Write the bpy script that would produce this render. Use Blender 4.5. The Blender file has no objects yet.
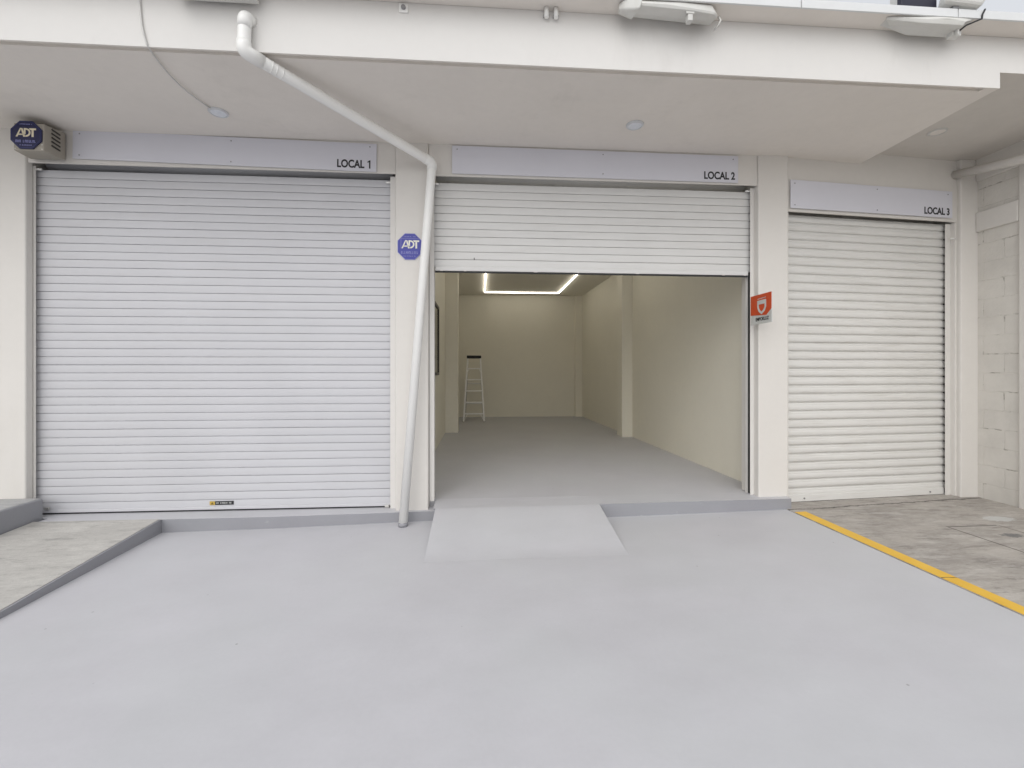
import bpy, bmesh, math, random
from mathutils import Vector, Matrix, noise
random.seed(7)
R = math.radians
sc = bpy.context.scene
COL = sc.collection

# ------------------------------------------------------------------ helpers
def box(bm, x0, x1, y0, y1, z0, z1):
    v = [bm.verts.new(p) for p in ((x0,y0,z0),(x1,y0,z0),(x1,y1,z0),(x0,y1,z0),(x0,y0,z1),(x1,y0,z1),(x1,y1,z1),(x0,y1,z1))]
    for f in ((3,2,1,0),(4,5,6,7),(0,1,5,4),(1,2,6,5),(2,3,7,6),(3,0,4,7)):
        bm.faces.new([v[i] for i in f])
    return v

def prism(bm, pts, axis, a, b):
    """polygon pts (two coordinates) extruded along axis from a to b"""
    def P(p, t):
        if axis == 'x': return (t, p[0], p[1])
        if axis == 'y': return (p[0], t, p[1])
        return (p[0], p[1], t)
    A = [bm.verts.new(P(p, a)) for p in pts]
    B = [bm.verts.new(P(p, b)) for p in pts]
    n = len(pts)
    bm.faces.new(A); bm.faces.new(B[::-1])
    for i in range(n):
        bm.faces.new((A[i], B[i], B[(i+1) % n], A[(i+1) % n]))

def hexa(bm, c):
    """eight corners: four bottom ring, four top ring"""
    v = [bm.verts.new(p) for p in c]
    for f in ((3,2,1,0),(4,5,6,7),(0,1,5,4),(1,2,6,5),(2,3,7,6),(3,0,4,7)):
        bm.faces.new([v[i] for i in f])

def tube(bm, path, r, seg=16, cap=True):
    path = [Vector(p) for p in path]
    rings = []
    up = Vector((0.31, 0.2, 0.93)).normalized()
    prev = None
    for i, p in enumerate(path):
        if i == 0: d = path[1]-path[0]
        elif i == len(path)-1: d = path[-1]-path[-2]
        else: d = (path[i+1]-p).normalized()+(p-path[i-1]).normalized()
        d.normalize()
        if prev is None:
            a = d.cross(up).normalized()
        else:
            a = (prev - d*prev.dot(d)).normalized()
        prev = a
        b = d.cross(a)
        rr = r[i] if isinstance(r, (list, tuple)) else r
        rings.append([bm.verts.new(p+(a*math.cos(2*math.pi*k/seg)+b*math.sin(2*math.pi*k/seg))*rr) for k in range(seg)])
    for i in range(len(rings)-1):
        for k in range(seg):
            f = bm.faces.new((rings[i][k], rings[i][(k+1) % seg], rings[i+1][(k+1) % seg], rings[i+1][k])); f.smooth = True
    if cap:
        bm.faces.new(rings[0][::-1]); bm.faces.new(rings[-1])

def fillet(path, rad, n=6):
    path = [Vector(p) for p in path]
    out = [path[0]]
    for i in range(1, len(path)-1):
        p = path[i]; a = (path[i-1]-p); b = (path[i+1]-p)
        t = min(rad, a.length*.45, b.length*.45)
        A = p+a.normalized()*t; B = p+b.normalized()*t
        for k in range(n+1):
            s = k/n
            out.append(A*(1-s)**2+p*2*s*(1-s)+B*s*s)
    out.append(path[-1])
    return out

def obj(name, bm, mat, parent=None, bevel=0, smooth=None, seg=2):
    bmesh.ops.recalc_face_normals(bm, faces=bm.faces[:])
    me = bpy.data.meshes.new(name); bm.to_mesh(me); bm.free()
    o = bpy.data.objects.new(name, me); COL.objects.link(o)
    if mat: me.materials.append(mat)
    if parent: o.parent = parent
    if smooth is not None:
        for p in me.polygons: p.use_smooth = True
        me.set_sharp_from_angle(angle=R(smooth))
    if bevel:
        m = o.modifiers.new('bevel', 'BEVEL'); m.width = bevel; m.segments = seg; m.limit_method = 'ANGLE'; m.angle_limit = R(35)
    return o

def B(*boxes):
    bm = bmesh.new()
    for b in boxes: box(bm, *b)
    return bm

def tag(o, label=None, cat=None, group=None, kind=None):
    if label: o['label'] = label
    if cat: o['category'] = cat
    if group: o['group'] = group
    if kind: o['kind'] = kind
    return o

def thing(name, loc, label, cat, group=None):
    o = bpy.data.objects.new(name, None); COL.objects.link(o)
    o.location = loc; o.empty_display_size = .1
    return tag(o, label, cat, group)

def struct(name, bm, mat, label, cat, bevel=0):
    o = obj(name, bm, mat, None, bevel)
    return tag(o, label, cat, kind='structure')

# ------------------------------------------------------------------ materials
def new_mat(name):
    m = bpy.data.materials.new(name); m.use_nodes = True
    nt = m.node_tree
    return m, nt, nt.nodes['Principled BSDF'], nt.nodes, nt.links

def N(nt, typ, **kw):
    n = nt.nodes.new(typ)
    for k, v in kw.items():
        if k in n.inputs.keys(): n.inputs[k].default_value = v
        else: setattr(n, k, v)
    return n

def mixc(nt, fac, a, b, blend='MIX'):
    n = nt.nodes.new('ShaderNodeMix'); n.data_type = 'RGBA'; n.blend_type = blend
    for sock, v in ((n.inputs[0], fac), (n.inputs[6], a), (n.inputs[7], b)):
        if hasattr(v, 'is_linked'): nt.links.new(v, sock)
        elif isinstance(v, (int, float)): sock.default_value = v
        else: sock.default_value = (*v, 1)
    return n.outputs[2]

def ramp(nt, src, p0, p1, v0=0.0, v1=1.0):
    n = nt.nodes.new('ShaderNodeMapRange'); n.clamp = True
    n.inputs[1].default_value = p0; n.inputs[2].default_value = p1; n.inputs[3].default_value = v0; n.inputs[4].default_value = v1
    nt.links.new(src, n.inputs[0]); return n.outputs[0]

def math_(nt, op, a, b=None):
    n = nt.nodes.new('ShaderNodeMath'); n.operation = op
    for s, v in ((n.inputs[0], a), (n.inputs[1], b)):
        if v is None: continue
        if hasattr(v, 'is_linked'): nt.links.new(v, s)
        else: s.default_value = v
    return n.outputs[0]

def noise_(nt, vec, scale, detail=5, rough=.55, stretch=None):
    if stretch:
        mp = nt.nodes.new('ShaderNodeMapping'); mp.inputs['Scale'].default_value = stretch
        nt.links.new(vec, mp.inputs['Vector']); vec = mp.outputs[0]
    n = N(nt, 'ShaderNodeTexNoise', Scale=scale, Detail=detail, Roughness=rough)
    nt.links.new(vec, n.inputs['Vector']); return n.outputs['Fac']

def coords(nt):
    g = nt.nodes.new('ShaderNodeNewGeometry')          # world position: continuous over all parts of a wall
    return g.outputs['Position']

def paint(name, c, var=.05, rough=.7, bump=.15, bscale=60, spec=.35, dirt=None, dirt_amt=.0):
    m, nt, p, ns, lk = new_mat(name)
    v = coords(nt)
    n1 = noise_(nt, v, 1.3, 6, .6); n2 = noise_(nt, v, 14, 4, .6)
    s = math_(nt, 'ADD', math_(nt, 'MULTIPLY', n1, .7), math_(nt, 'MULTIPLY', n2, .3))
    lo = tuple(max(0, x*(1-var)) for x in c); hi = tuple(min(1, x*(1+var)) for x in c)
    col = mixc(nt, ramp(nt, s, .35, .65), lo, hi)
    if dirt:
        st = noise_(nt, v, 2.2, 8, .68, (1, 1, .28))
        col = mixc(nt, ramp(nt, st, .56, .78, 0, dirt_amt), col, dirt)
    lk.new(col, p.inputs['Base Color'])
    p.inputs['Roughness'].default_value = rough; p.inputs['Specular IOR Level'].default_value = spec
    if bump:
        b = N(nt, 'ShaderNodeBump', Strength=bump, Distance=.004)
        hh = math_(nt, 'ADD', noise_(nt, v, bscale, 6, .6), math_(nt, 'MULTIPLY', noise_(nt, v, 5, 3), 1.2))
        lk.new(hh, b.inputs['Height']); lk.new(b.outputs[0], p.inputs['Normal'])
    return m

def plain(name, c, rough=.5, metal=0, spec=.5, emit=0):
    m, nt, p, ns, lk = new_mat(name)
    v = coords(nt)
    n1 = noise_(nt, v, 25, 4)
    col = mixc(nt, ramp(nt, n1, .3, .7), tuple(x*.94 for x in c), tuple(min(1, x*1.05) for x in c))
    lk.new(col, p.inputs['Base Color'])
    p.inputs['Roughness'].default_value = rough; p.inputs['Metallic'].default_value = metal; p.inputs['Specular IOR Level'].default_value = spec
    if emit:
        p.inputs['Emission Color'].default_value = (1, .945, .83, 1); p.inputs['Emission Strength'].default_value = emit
    return m

M = {}
M['wall'] = paint('cream wall paint', (.69, .665, .628), .025, .75, .12, 70, .3, (.55, .52, .47), .25)
M['soffit'] = paint('soffit paint', (.785, .742, .69), .03, .85, .10, 50, .2, (.5, .47, .43), .25)
M['soffit_shade'] = paint('soffit paint darkened as shade', (.645, .612, .568), .04, .85, .12, 50, .2, (.45, .42, .38), .3)  # darker copy of the soffit colour, shade of the raised end painted in
M['fascia'] = paint('fascia paint', (.72, .705, .68), .02, .8, .10, 60, .25, (.56, .53, .5), .35)
M['inside'] = paint('interior wall paint', (.80, .765, .66), .02, .7, .06, 60, .3)
M['ceiling'] = paint('interior ceiling paint', (.76, .73, .64), .015, .8, .05, 60, .2)
M['pvc'] = paint('white pvc', (.86, .855, .83), .025, .38, 0, spec=.5)
M['trim'] = paint('grey white sheet trim', (.70, .71, .71), .04, .4, 0, spec=.5)
M['rail'] = paint('door rail paint', (.70, .68, .65), .03, .5, .03, spec=.4)
M['panel'] = paint('pale grey composite panel', (.66, .66, .715), .015, .4, 0, spec=.4)
M['black'] = plain('black rubber', (.018, .018, .02), .6)
M['ink'] = plain('black lettering', (.02, .02, .022), .5)
M['screw'] = plain('grey screw', (.30, .30, .31), .4, .6)
M['alu'] = plain('brushed aluminium', (.62, .61, .58), .4, .55)
M['ladder'] = plain('pale aluminium', (.90, .89, .87), .42, .0)
M['navy'] = plain('dark navy panel', (.012, .012, .028), .45)
M['blue'] = plain('blue sign vinyl', (.05, .055, .33), .45)
M['dblue'] = plain('deep blue badge plastic', (.007, .009, .06), .4)
M['dblueb'] = plain('badge border blue', (.03, .04, .16), .4)
M['lilac'] = plain('pale blue print', (.27, .28, .55), .5)
M['gold'] = plain('cream lettering', (.78, .70, .52), .5)
M['creamink'] = plain('ivory lettering', (.80, .78, .68), .5)
M['red'] = plain('orange red vinyl', (.62, .075, .018), .4)
M['palegrey'] = plain('pale grey vinyl', (.60, .61, .59), .45)
M['yellowink'] = plain('yellow sticker vinyl', (.55, .38, .07), .45)
M['box'] = paint('beige alarm housing', (.37, .34, .29), .03, .5, 0, spec=.4)
M['slot'] = plain('dark vent slot', (.06, .055, .05), .8)
M['lamp'] = plain('frosted lamp diffuser', (.74, .77, .82), .35)
M['lamprim'] = plain('lamp rim', (.62, .63, .65), .4)
M['led'] = plain('lit led strip', (1, 1, 1), .5, emit=4.8)
M['glassdark'] = plain('dark window glass', (.03, .028, .028), .12)
M['frame'] = plain('dark bronze frame', (.045, .035, .035), .4)
M['cable'] = plain('grey white cable', (.6, .59, .57), .5)
M['shell'] = paint('aged white sheet', (.64, .635, .605), .06, .55, .05, 30, .4, (.42, .39, .33), .4)
M['ground'] = paint('street concrete', (.33, .32, .31), .12, .9, .3, 20, .2)

def shutter_mat(name, c, dirt, amt):
    m, nt, p, ns, lk = new_mat(name)
    v = coords(nt)
    n1 = noise_(nt, v, 1.1, 5, .6); n2 = noise_(nt, v, 6, 6, .65, (.35, 1, 5))
    col = mixc(nt, ramp(nt, n1, .35, .65), tuple(x*.965 for x in c), tuple(min(1, x*1.02) for x in c))
    col = mixc(nt, ramp(nt, n2, .50, .80, 0, amt), col, dirt)
    lk.new(col, p.inputs['Base Color'])
    lk.new(ramp(nt, n2, .3, .7, .34, .5), p.inputs['Roughness'])
    p.inputs['Specular IOR Level'].default_value = .45
    b = N(nt, 'ShaderNodeBump', Strength=.12, Distance=.01)
    lk.new(noise_(nt, v, 3.0, 3, .5, (.6, 1, 2.5)), b.inputs['Height']); lk.new(b.outputs[0], p.inputs['Normal'])
    return m
M['slat'] = shutter_mat('white enamelled slats', (.565, .565, .587), (.55, .54, .53), .30)
M['slat_mid'] = shutter_mat('neutral white slats', (.665, .66, .645), (.52, .50, .47), .30)
M['slat_old'] = shutter_mat('warm white weathered slats', (.70, .69, .665), (.48, .455, .41), .5)

def yard_mat(name, c, chips=False):
    m, nt, p, ns, lk = new_mat(name)
    v = coords(nt)
    big = noise_(nt, v, .75, 7, .62); mid = noise_(nt, v, 3.2, 7, .66, (.55, 1, 1)); fine = noise_(nt, v, 45, 4, .6)
    s = math_(nt, 'ADD', math_(nt, 'MULTIPLY', big, .5), math_(nt, 'ADD', math_(nt, 'MULTIPLY', mid, .38), math_(nt, 'MULTIPLY', fine, .12)))
    col = mixc(nt, ramp(nt, s, .36, .64), tuple(x*.925 for x in c), tuple(x*1.055 for x in c))
    # faint grey-green and lilac drifts of the floor paint
    hue = noise_(nt, v, .9, 4, .5)
    col = mixc(nt, ramp(nt, hue, .42, .62, 0, .3), col, tuple(x*y for x, y in zip(c, (.98, 1.02, .985))))
    # scuffs and specks
    vo = N(nt, 'ShaderNodeTexVoronoi', Scale=7.0); lk.new(v, vo.inputs['Vector'])
    gate = math_(nt, 'GREATER_THAN', noise_(nt, v, 2.7, 2), .56)
    speck = math_(nt, 'MULTIPLY', ramp(nt, vo.outputs['Distance'], .03, .055, .7, 0), gate)
    col = mixc(nt, speck, col, tuple(x*.5 for x in c))
    scuff = ramp(nt, noise_(nt, v, 4.5, 9, .75, (.35, 1.4, 1)), .66, .76, 0, .25)
    col = mixc(nt, scuff, col, tuple(x*.72 for x in c))
    if chips:
        ch = ramp(nt, noise_(nt, v, 9, 9, .72, (.6, 1, 1)), .62, .68, 0, .35)
        col = mixc(nt, ch, col, (.50, .50, .51))
    lk.new(col, p.inputs['Base Color'])
    lk.new(ramp(nt, mid, .3, .7, .48, .64), p.inputs['Roughness'])
    p.inputs['Specular IOR Level'].default_value = .35
    b = N(nt, 'ShaderNodeBump', Strength=.22, Distance=.006)
    lk.new(math_(nt, 'ADD', mid, math_(nt, 'MULTIPLY', fine, .35)), b.inputs['Height']); lk.new(b.outputs[0], p.inputs['Normal'])
    return m
M['yard'] = yard_mat('pale grey floor paint', (.56, .556, .582))
M['kerb'] = yard_mat('grey kerb paint with side shade', (.31, .31, .333), True)  # darker than the floor paint: shade of the upright sides is in the colour
M['infloor'] = yard_mat('interior grey floor paint', (.37, .375, .395))

def concrete_mat(name, c, dark, light, right=False):
    m, nt, p, ns, lk = new_mat(name)
    v = coords(nt)
    big = noise_(nt, v, 1.5, 9, .7, (.8, 1.3, 1)); mid = noise_(nt, v, 5.5, 9, .72, (.5, 1.5, 1)); fine = noise_(nt, v, 60, 5, .65)
    col = mixc(nt, ramp(nt, big, .36, .66), dark, c)
    col = mixc(nt, ramp(nt, mid, .50, .68, 0, .75), col, light)
    col = mixc(nt, ramp(nt, mid, .44, .30, 0, .6), col, tuple(x*.72 for x in dark))
    col = mixc(nt, ramp(nt, fine, .35, .65, 0, .25), col, tuple(x*.7 for x in c))
    drag = noise_(nt, v, 7, 10, .74, (.35, 1.6, 1))
    col = mixc(nt, ramp(nt, drag, .535, .63, 0, .62), col, tuple(x*.62 for x in dark))
    col = mixc(nt, ramp(nt, noise_(nt, v, 24, 6, .75), .64, .70, 0, .6), col, light)
    drag2 = noise_(nt, v, 21, 10, .8, (.4, 1.5, 1))
    col = mixc(nt, ramp(nt, drag2, .54, .66, 0, .5), col, tuple(x*.66 for x in dark))
    col = mixc(nt, ramp(nt, drag2, .46, .36, 0, .4), col, light)
    hgt = math_(nt, 'ADD', mid, math_(nt, 'MULTIPLY', fine, .6))
    if right:
        sx = N(nt, 'ShaderNodeSeparateXYZ'); lk.new(v, sx.inputs[0])
        X, Y = sx.outputs[0], sx.outputs[1]
        wob = math_(nt, 'MULTIPLY', math_(nt, 'SUBTRACT', noise_(nt, v, 6, 6, .7), .5), .10)
        # slab joint in front of the third door
        ln = math_(nt, 'ABSOLUTE', math_(nt, 'ADD', math_(nt, 'SUBTRACT', Y, math_(nt, 'MULTIPLY', math_(nt, 'SUBTRACT', X, 3.3), .11)), math_(nt, 'ADD', wob, .10)))
        joint = ramp(nt, ln, .004, .016, .8, 0)
        # saw cuts
        inx = math_(nt, 'MULTIPLY', math_(nt, 'GREATER_THAN', X, 4.22), math_(nt, 'LESS_THAN', Y, -.66))
        c1 = math_(nt, 'MULTIPLY', ramp(nt, math_(nt, 'ABSOLUTE', math_(nt, 'SUBTRACT', X, 4.23)), .004, .011, .75, 0), math_(nt, 'LESS_THAN', Y, -.68))
        c2 = math_(nt, 'MULTIPLY', ramp(nt, math_(nt, 'ABSOLUTE', math_(nt, 'ADD', Y, .69)), .004, .012, .7, 0), math_(nt, 'MULTIPLY', math_(nt, 'GREATER_THAN', X, 4.23), math_(nt, 'LESS_THAN', X, 4.72)))
        c3 = math_(nt, 'MULTIPLY', ramp(nt, math_(nt, 'ABSOLUTE', math_(nt, 'SUBTRACT', X, 4.74)), .004, .012, .5, 0), math_(nt, 'LESS_THAN', Y, -.68))
        cuts = math_(nt, 'MAXIMUM', joint, math_(nt, 'MAXIMUM', c1, math_(nt, 'MAXIMUM', c2, c3)))
        col = mixc(nt, cuts, col, (.06, .055, .05))
        def blob(cx, cy, rx, ry):
            a = math_(nt, 'POWER', math_(nt, 'ABSOLUTE', math_(nt, 'DIVIDE', math_(nt, 'SUBTRACT', X, cx), rx)), 2)
            b_ = math_(nt, 'POWER', math_(nt, 'ABSOLUTE', math_(nt, 'DIVIDE', math_(nt, 'SUBTRACT', Y, cy), ry)), 2)
            return math_(nt, 'ADD', math_(nt, 'ADD', a, b_), math_(nt, 'MULTIPLY', math_(nt, 'SUBTRACT', noise_(nt, v, 26, 8, .75), .5), 3.6))
        col = mixc(nt, ramp(nt, blob(4.95, -.52, .15, .075), .8, 1.0, .7, 0), col, (.60, .61, .60))
        col = mixc(nt, ramp(nt, blob(4.57, -.93, .11, .06), .3, .9, .65, 0), col, (.10, .11, .12))
        hgt = math_(nt, 'SUBTRACT', hgt, math_(nt, 'MULTIPLY', cuts, 2))
    lk.new(col, p.inputs['Base Color'])
    p.inputs['Roughness'].default_value = .88; p.inputs['Specular IOR Level'].default_value = .25
    b = N(nt, 'ShaderNodeBump', Strength=.4, Distance=.008)
    lk.new(hgt, b.inputs['Height']); lk.new(b.outputs[0], p.inputs['Normal'])
    return m
M['concrete'] = concrete_mat('worn concrete', (.49, .455, .415), (.34, .315, .29), (.60, .575, .54), True)
M['rampc'] = concrete_mat('pale ramp concrete', (.55, .535, .505), (.475, .46, .435), (.64, .625, .59))
M['walkc'] = concrete_mat('grey pavement concrete', (.46, .46, .46), (.39, .39, .39), (.54, .54, .53))

def line_mat():
    m, nt, p, ns, lk = new_mat('worn yellow road paint')
    v = coords(nt)
    wear = ramp(nt, noise_(nt, v, 11, 9, .75), .66, .72, 0, .6)
    col = mixc(nt, ramp(nt, noise_(nt, v, 4, 5), .3, .7), (.78, .46, .05), (.85, .54, .07))
    col = mixc(nt, wear, col, (.36, .30, .22))
    sx = N(nt, 'ShaderNodeSeparateXYZ'); lk.new(v, sx.inputs[0])
    wob = math_(nt, 'MULTIPLY', math_(nt, 'SUBTRACT', noise_(nt, v, 9, 4), .5), .05)
    ck = ramp(nt, math_(nt, 'ABSOLUTE', math_(nt, 'ADD', math_(nt, 'ADD', sx.outputs[1], 1.63), wob)), .003, .008, .8, 0)
    col = mixc(nt, ck, col, (.10, .07, .04))
    lk.new(col, p.inputs['Base Color']); p.inputs['Roughness'].default_value = .6
    b = N(nt, 'ShaderNodeBump', Strength=.3, Distance=.004); lk.new(noise_(nt, v, 50, 5), b.inputs['Height']); lk.new(b.outputs[0], p.inputs['Normal'])
    return m
M['line'] = line_mat()

def block_mat():
    m, nt, p, ns, lk = new_mat('painted concrete blocks')
    v = coords(nt)
    sx = N(nt, 'ShaderNodeSeparateXYZ'); lk.new(v, sx.inputs[0])
    cb = N(nt, 'ShaderNodeCombineXYZ')
    wy = math_(nt, 'MULTIPLY', math_(nt, 'SUBTRACT', noise_(nt, v, 7, 5, .6), .5), .022)
    lk.new(math_(nt, 'ADD', sx.outputs[1], math_(nt, 'ADD', wy, .07)), cb.inputs[0]); lk.new(math_(nt, 'ADD', sx.outputs[2], math_(nt, 'ADD', wy, .045)), cb.inputs[1])
    br = N(nt, 'ShaderNodeTexBrick', Scale=1.0); br.offset = .5
    br.inputs['Mortar Size'].default_value = .008; br.inputs['Mortar Smooth'].default_value = .5
    br.inputs['Brick Width'].default_value = .40; br.inputs['Row Height'].default_value = .205
    lk.new(cb.outputs[0], br.inputs['Vector'])
    mort = br.outputs['Fac']
    n1 = noise_(nt, v, 3, 6, .6); n3 = noise_(nt, v, 8, 6, .7)
    c = (.66, .635, .59)
    col = mixc(nt, ramp(nt, n1, .35, .65), tuple(x*.93 for x in c), tuple(x*1.04 for x in c))
    crack = math_(nt, 'MULTIPLY', ramp(nt, mort, .45, .9), ramp(nt, n3, .56, .65))
    col = mixc(nt, math_(nt, 'MULTIPLY', crack, .6), col, (.24, .21, .18))
    pits = math_(nt, 'MULTIPLY', ramp(nt, noise_(nt, v, 26, 4, .7), .70, .74), .6)
    col = mixc(nt, pits, col, (.25, .22, .19))
    lk.new(col, p.inputs['Base Color']); p.inputs['Roughness'].default_value = .85; p.inputs['Specular IOR Level'].default_value = .2
    h = math_(nt, 'SUBTRACT', math_(nt, 'ADD', math_(nt, 'MULTIPLY', noise_(nt, v, 35, 7, .65), .5), math_(nt, 'MULTIPLY', noise_(nt, v, 9, 4), .6)), math_(nt, 'ADD', math_(nt, 'MULTIPLY', mort, .42), math_(nt, 'MULTIPLY', crack, 1.2)))
    b = N(nt, 'ShaderNodeBump', Strength=.55, Distance=.012); lk.new(h, b.inputs['Height']); lk.new(b.outputs[0], p.inputs['Normal'])
    return m
M['block'] = block_mat()

# ------------------------------------------------------------------ text and marks
def text_mesh(body, cap, width=None, bold=.03, shear=0):
    """flat letters in XZ (thickness along Y), origin at the lower left corner, cap height and width in metres"""
    cu = bpy.data.curves.new('txt', 'FONT'); cu.body = body; cu.size = 1; cu.offset = bold; cu.extrude = .01; cu.shear = shear
    o = bpy.data.objects.new('txt', cu); COL.objects.link(o)
    bpy.context.view_layer.update()
    me = bpy.data.meshes.new_from_object(o.evaluated_get(bpy.context.evaluated_depsgraph_get()))
    bpy.data.objects.remove(o); bpy.data.curves.remove(cu)
    xs = [v.co.x for v in me.vertices]; ys = [v.co.y for v in me.vertices]
    x0, x1, y0, y1 = min(xs), max(xs), min(ys), max(ys)
    sy = cap/(y1-y0); sx = (width/(x1-x0)) if width else sy
    for v in me.vertices:
        v.co = ((v.co.x-x0)*sx, -v.co.z*.1, (v.co.y-y0)*sy)
    return me

def text_obj(name, body, cap, width, mat, parent, loc, rot=(0,0,0), bold=.032):
    one = body.endswith(' 1')                    # the built-in 1 is a bare bar: draw it with its flag
    me = text_mesh(body[:-2] if one else body, cap, width-.070 if one else width, bold); me.name = name
    if one:
        bm = bmesh.new(); bm.from_mesh(me); x = width-.026
        prism(bm, [(x, 0), (x+.0135, 0), (x+.0135, cap), (x+.002, cap), (x-.018, cap-.016), (x-.011, cap-.025), (x, cap-.0165)], 'y', -.001, .001)
        bm.to_mesh(me); bm.free()
    me.materials.append(mat)
    o = bpy.data.objects.new(name, me); COL.objects.link(o)
    o.parent = parent; o.location = loc; o.rotation_euler = rot
    return o

def quad(bm, pts, y0, y1):
    prism(bm, pts, 'y', y0, y1)

def three_letters(bm, x, z, w, h, y0, y1):
    """a slanted-leg A, a D and a T set tight, w x h overall, lower left corner at x, z"""
    t = .17*h*1.25
    P = lambda pts: quad(bm, [(x+a*w, z+b*h) for a, b in pts], y0, y1)
    P([(0, 0), (.085, 0), (.275, 1), (.215, 1)]); P([(.255, .98), (.335, .98), (.47, 0), (.37, 0)])
    P([(.10, .20), (.40, .20), (.38, .34), (.13, .34)])
    P([(.40, .30), (.485, .30), (.485, 1), (.40, 1)])
    n = 10; cx, cz = .485, .5; ro, ri = (.25, .5), (.165, .33)
    for k in range(n):
        a0 = -math.pi/2+math.pi*k/n; a1 = -math.pi/2+math.pi*(k+1)/n
        P([(cx+ri[0]*math.cos(a0), cz+ri[1]*math.sin(a0)), (cx+ro[0]*math.cos(a0), cz+ro[1]*math.sin(a0)), (cx+ro[0]*math.cos(a1), cz+ro[1]*math.sin(a1)), (cx+ri[0]*math.cos(a1), cz+ri[1]*math.sin(a1))])
    P([(.70, .80), (1.0, .80), (1.0, 1), (.66, 1)]); P([(.785, 0), (.885, 0), (.885, .79), (.785, .79)])

def scribble(bm, x, z, w, h, y0, y1, n, seed):
    """a row of small illegible strokes the size of fine print"""
    r = random.Random(seed); s = w/n
    for i in range(n):
        if r.random() < .1: continue
        a = x+i*s; t = s*.2
        k = r.choice('NULHE')
        quad(bm, [(a, z), (a+t, z), (a+t, z+h), (a, z+h)], y0, y1)
        if k in 'NUH': quad(bm, [(a+s*.55, z), (a+s*.55+t, z), (a+s*.55+t, z+h), (a+s*.55, z+h)], y0, y1)
        if k in 'ULE': quad(bm, [(a+t*1.05, z), (a+s*.54, z), (a+s*.54, z+h*.2), (a+t*1.05, z+h*.2)], y0, y1)
        if k in 'HE': quad(bm, [(a+t*1.05, z+h*.42), (a+s*.54, z+h*.42), (a+s*.54, z+h*.6), (a+t*1.05, z+h*.6)], y0, y1)
        if k in 'NE': quad(bm, [(a+t*1.05, z+h*.8), (a+s*.54, z+h*.8), (a+s*.54, z+h), (a+t*1.05, z+h)], y0, y1)

def octagon(w, h, c, x=0, z=0):
    return [(x+a, z+b) for a, b in ((-w/2+c, -h/2), (w/2-c, -h/2), (w/2, -h/2+c), (w/2, h/2-c), (w/2-c, h/2), (-w/2+c, h/2), (-w/2, h/2-c), (-w/2, -h/2+c))]

def ring_outline(bm, pts, k, y0, y1, cx=0, cz=0):
    n = len(pts)
    inner = [(cx+(a-cx)*k, cz+(b-cz)*k) for a, b in pts]
    for i in range(n):
        j = (i+1) % n
        quad(bm, [pts[i], pts[j], inner[j], inner[i]], y0, y1)

# ------------------------------------------------------------------ ground
ZK = .05
struct('ground', B((-90, 90, -90, 90, -.40, -.235)), M['ground'], 'grey street concrete stretching away around the yard', 'ground')
bm = bmesh.new()
zy = lambda x: -.048+.012*x                     # the yard falls gently to the left for drainage
nx = 24
for i in range(nx):
    a = -14+17.14*i/nx; b = -14+17.14*(i+1)/nx
    if i == 0: lo = [bm.verts.new((a, -16, zy(a))), bm.verts.new((a, .5, zy(a)))]
    hi = [bm.verts.new((b, -16, zy(b))), bm.verts.new((b, .5, zy(b)))]
    bm.faces.new((lo[0], hi[0], hi[1], lo[1])); lo = hi
struct('yard', bm, M['yard'], 'smooth pale grey painted yard in front of the three units', 'yard')
struct('pavement', B((3.142, 14, -16, 1.5, -.30, -.003)), M['concrete'], 'worn stained concrete apron before the third shutter', 'pavement')
bm = bmesh.new()
prism(bm, [(3.144, -.195), (3.262, -.185), (3.245, -2.0), (3.245, -15.5), (3.144, -15.5)], 'z', -.006, .0008)
struct('painted_line', bm, M['line'], 'yellow painted line along the edge of the worn concrete', 'painted line')

def shade_sides(o):
    """floor paint on the tops, darker kerb paint on the sides for their shade"""
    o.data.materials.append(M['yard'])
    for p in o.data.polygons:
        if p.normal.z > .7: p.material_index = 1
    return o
bm = bmesh.new()
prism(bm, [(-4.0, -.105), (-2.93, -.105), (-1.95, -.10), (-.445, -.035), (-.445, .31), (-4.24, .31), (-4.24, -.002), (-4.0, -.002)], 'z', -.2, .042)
shade_sides(struct('kerb', bm, M['kerb'], 'low grey painted kerb below the first shutter', 'kerb', .006))
bm = bmesh.new()
fr = [(-.444, -.11, .088), (1.17, -.12, .098), (1.79, -.112, .100), (3.192, -.076, .100)]
bk = [(-.444, .14, .104), (1.17, .14, .104), (1.79, .14, .104), (3.214, .14, .104)]
for k in range(3):
    hexa(bm, [(*fr[k][:2], -.2), (*fr[k+1][:2], -.2), (*bk[k+1][:2], -.2), (*bk[k][:2], -.2), fr[k], fr[k+1], bk[k+1], bk[k]])
bmesh.ops.remove_doubles(bm, verts=bm.verts[:], dist=.0005)
bmesh.ops.delete(bm, geom=[f for f in bm.faces if abs(f.normal.x) > .98 and -.4 < f.calc_center_median().x < 3.0], context='FACES')
shade_sides(struct('kerb_step', bm, M['kerb'], 'low grey painted kerb below the open middle unit', 'kerb'))
struct('floor', B((-.84, 3.2, .1395, 8.5, -.1, .1043)), M['yard'], 'grey painted floor inside the open middle unit', 'floor')
bm = bmesh.new()
prof = [(-.02, 1.0), (0, 1.0), (.03, .985), (.2, .80), (.5, .47), (.75, .19), (.88, .065), (.97, .012), (1.03, .0), (1.04, -.9)]
L_ = []; R_ = []
for t, f in prof:                               # the slope eases into the yard at its foot
    yl = -.112+t*(-.868); yr = -.122+t*(-.863)
    L_.append(bm.verts.new((-.425-.006*t, yl, -.0525+f*.1415))); R_.append(bm.verts.new((1.172, yr, -.0335+f*.1335)))
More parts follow.
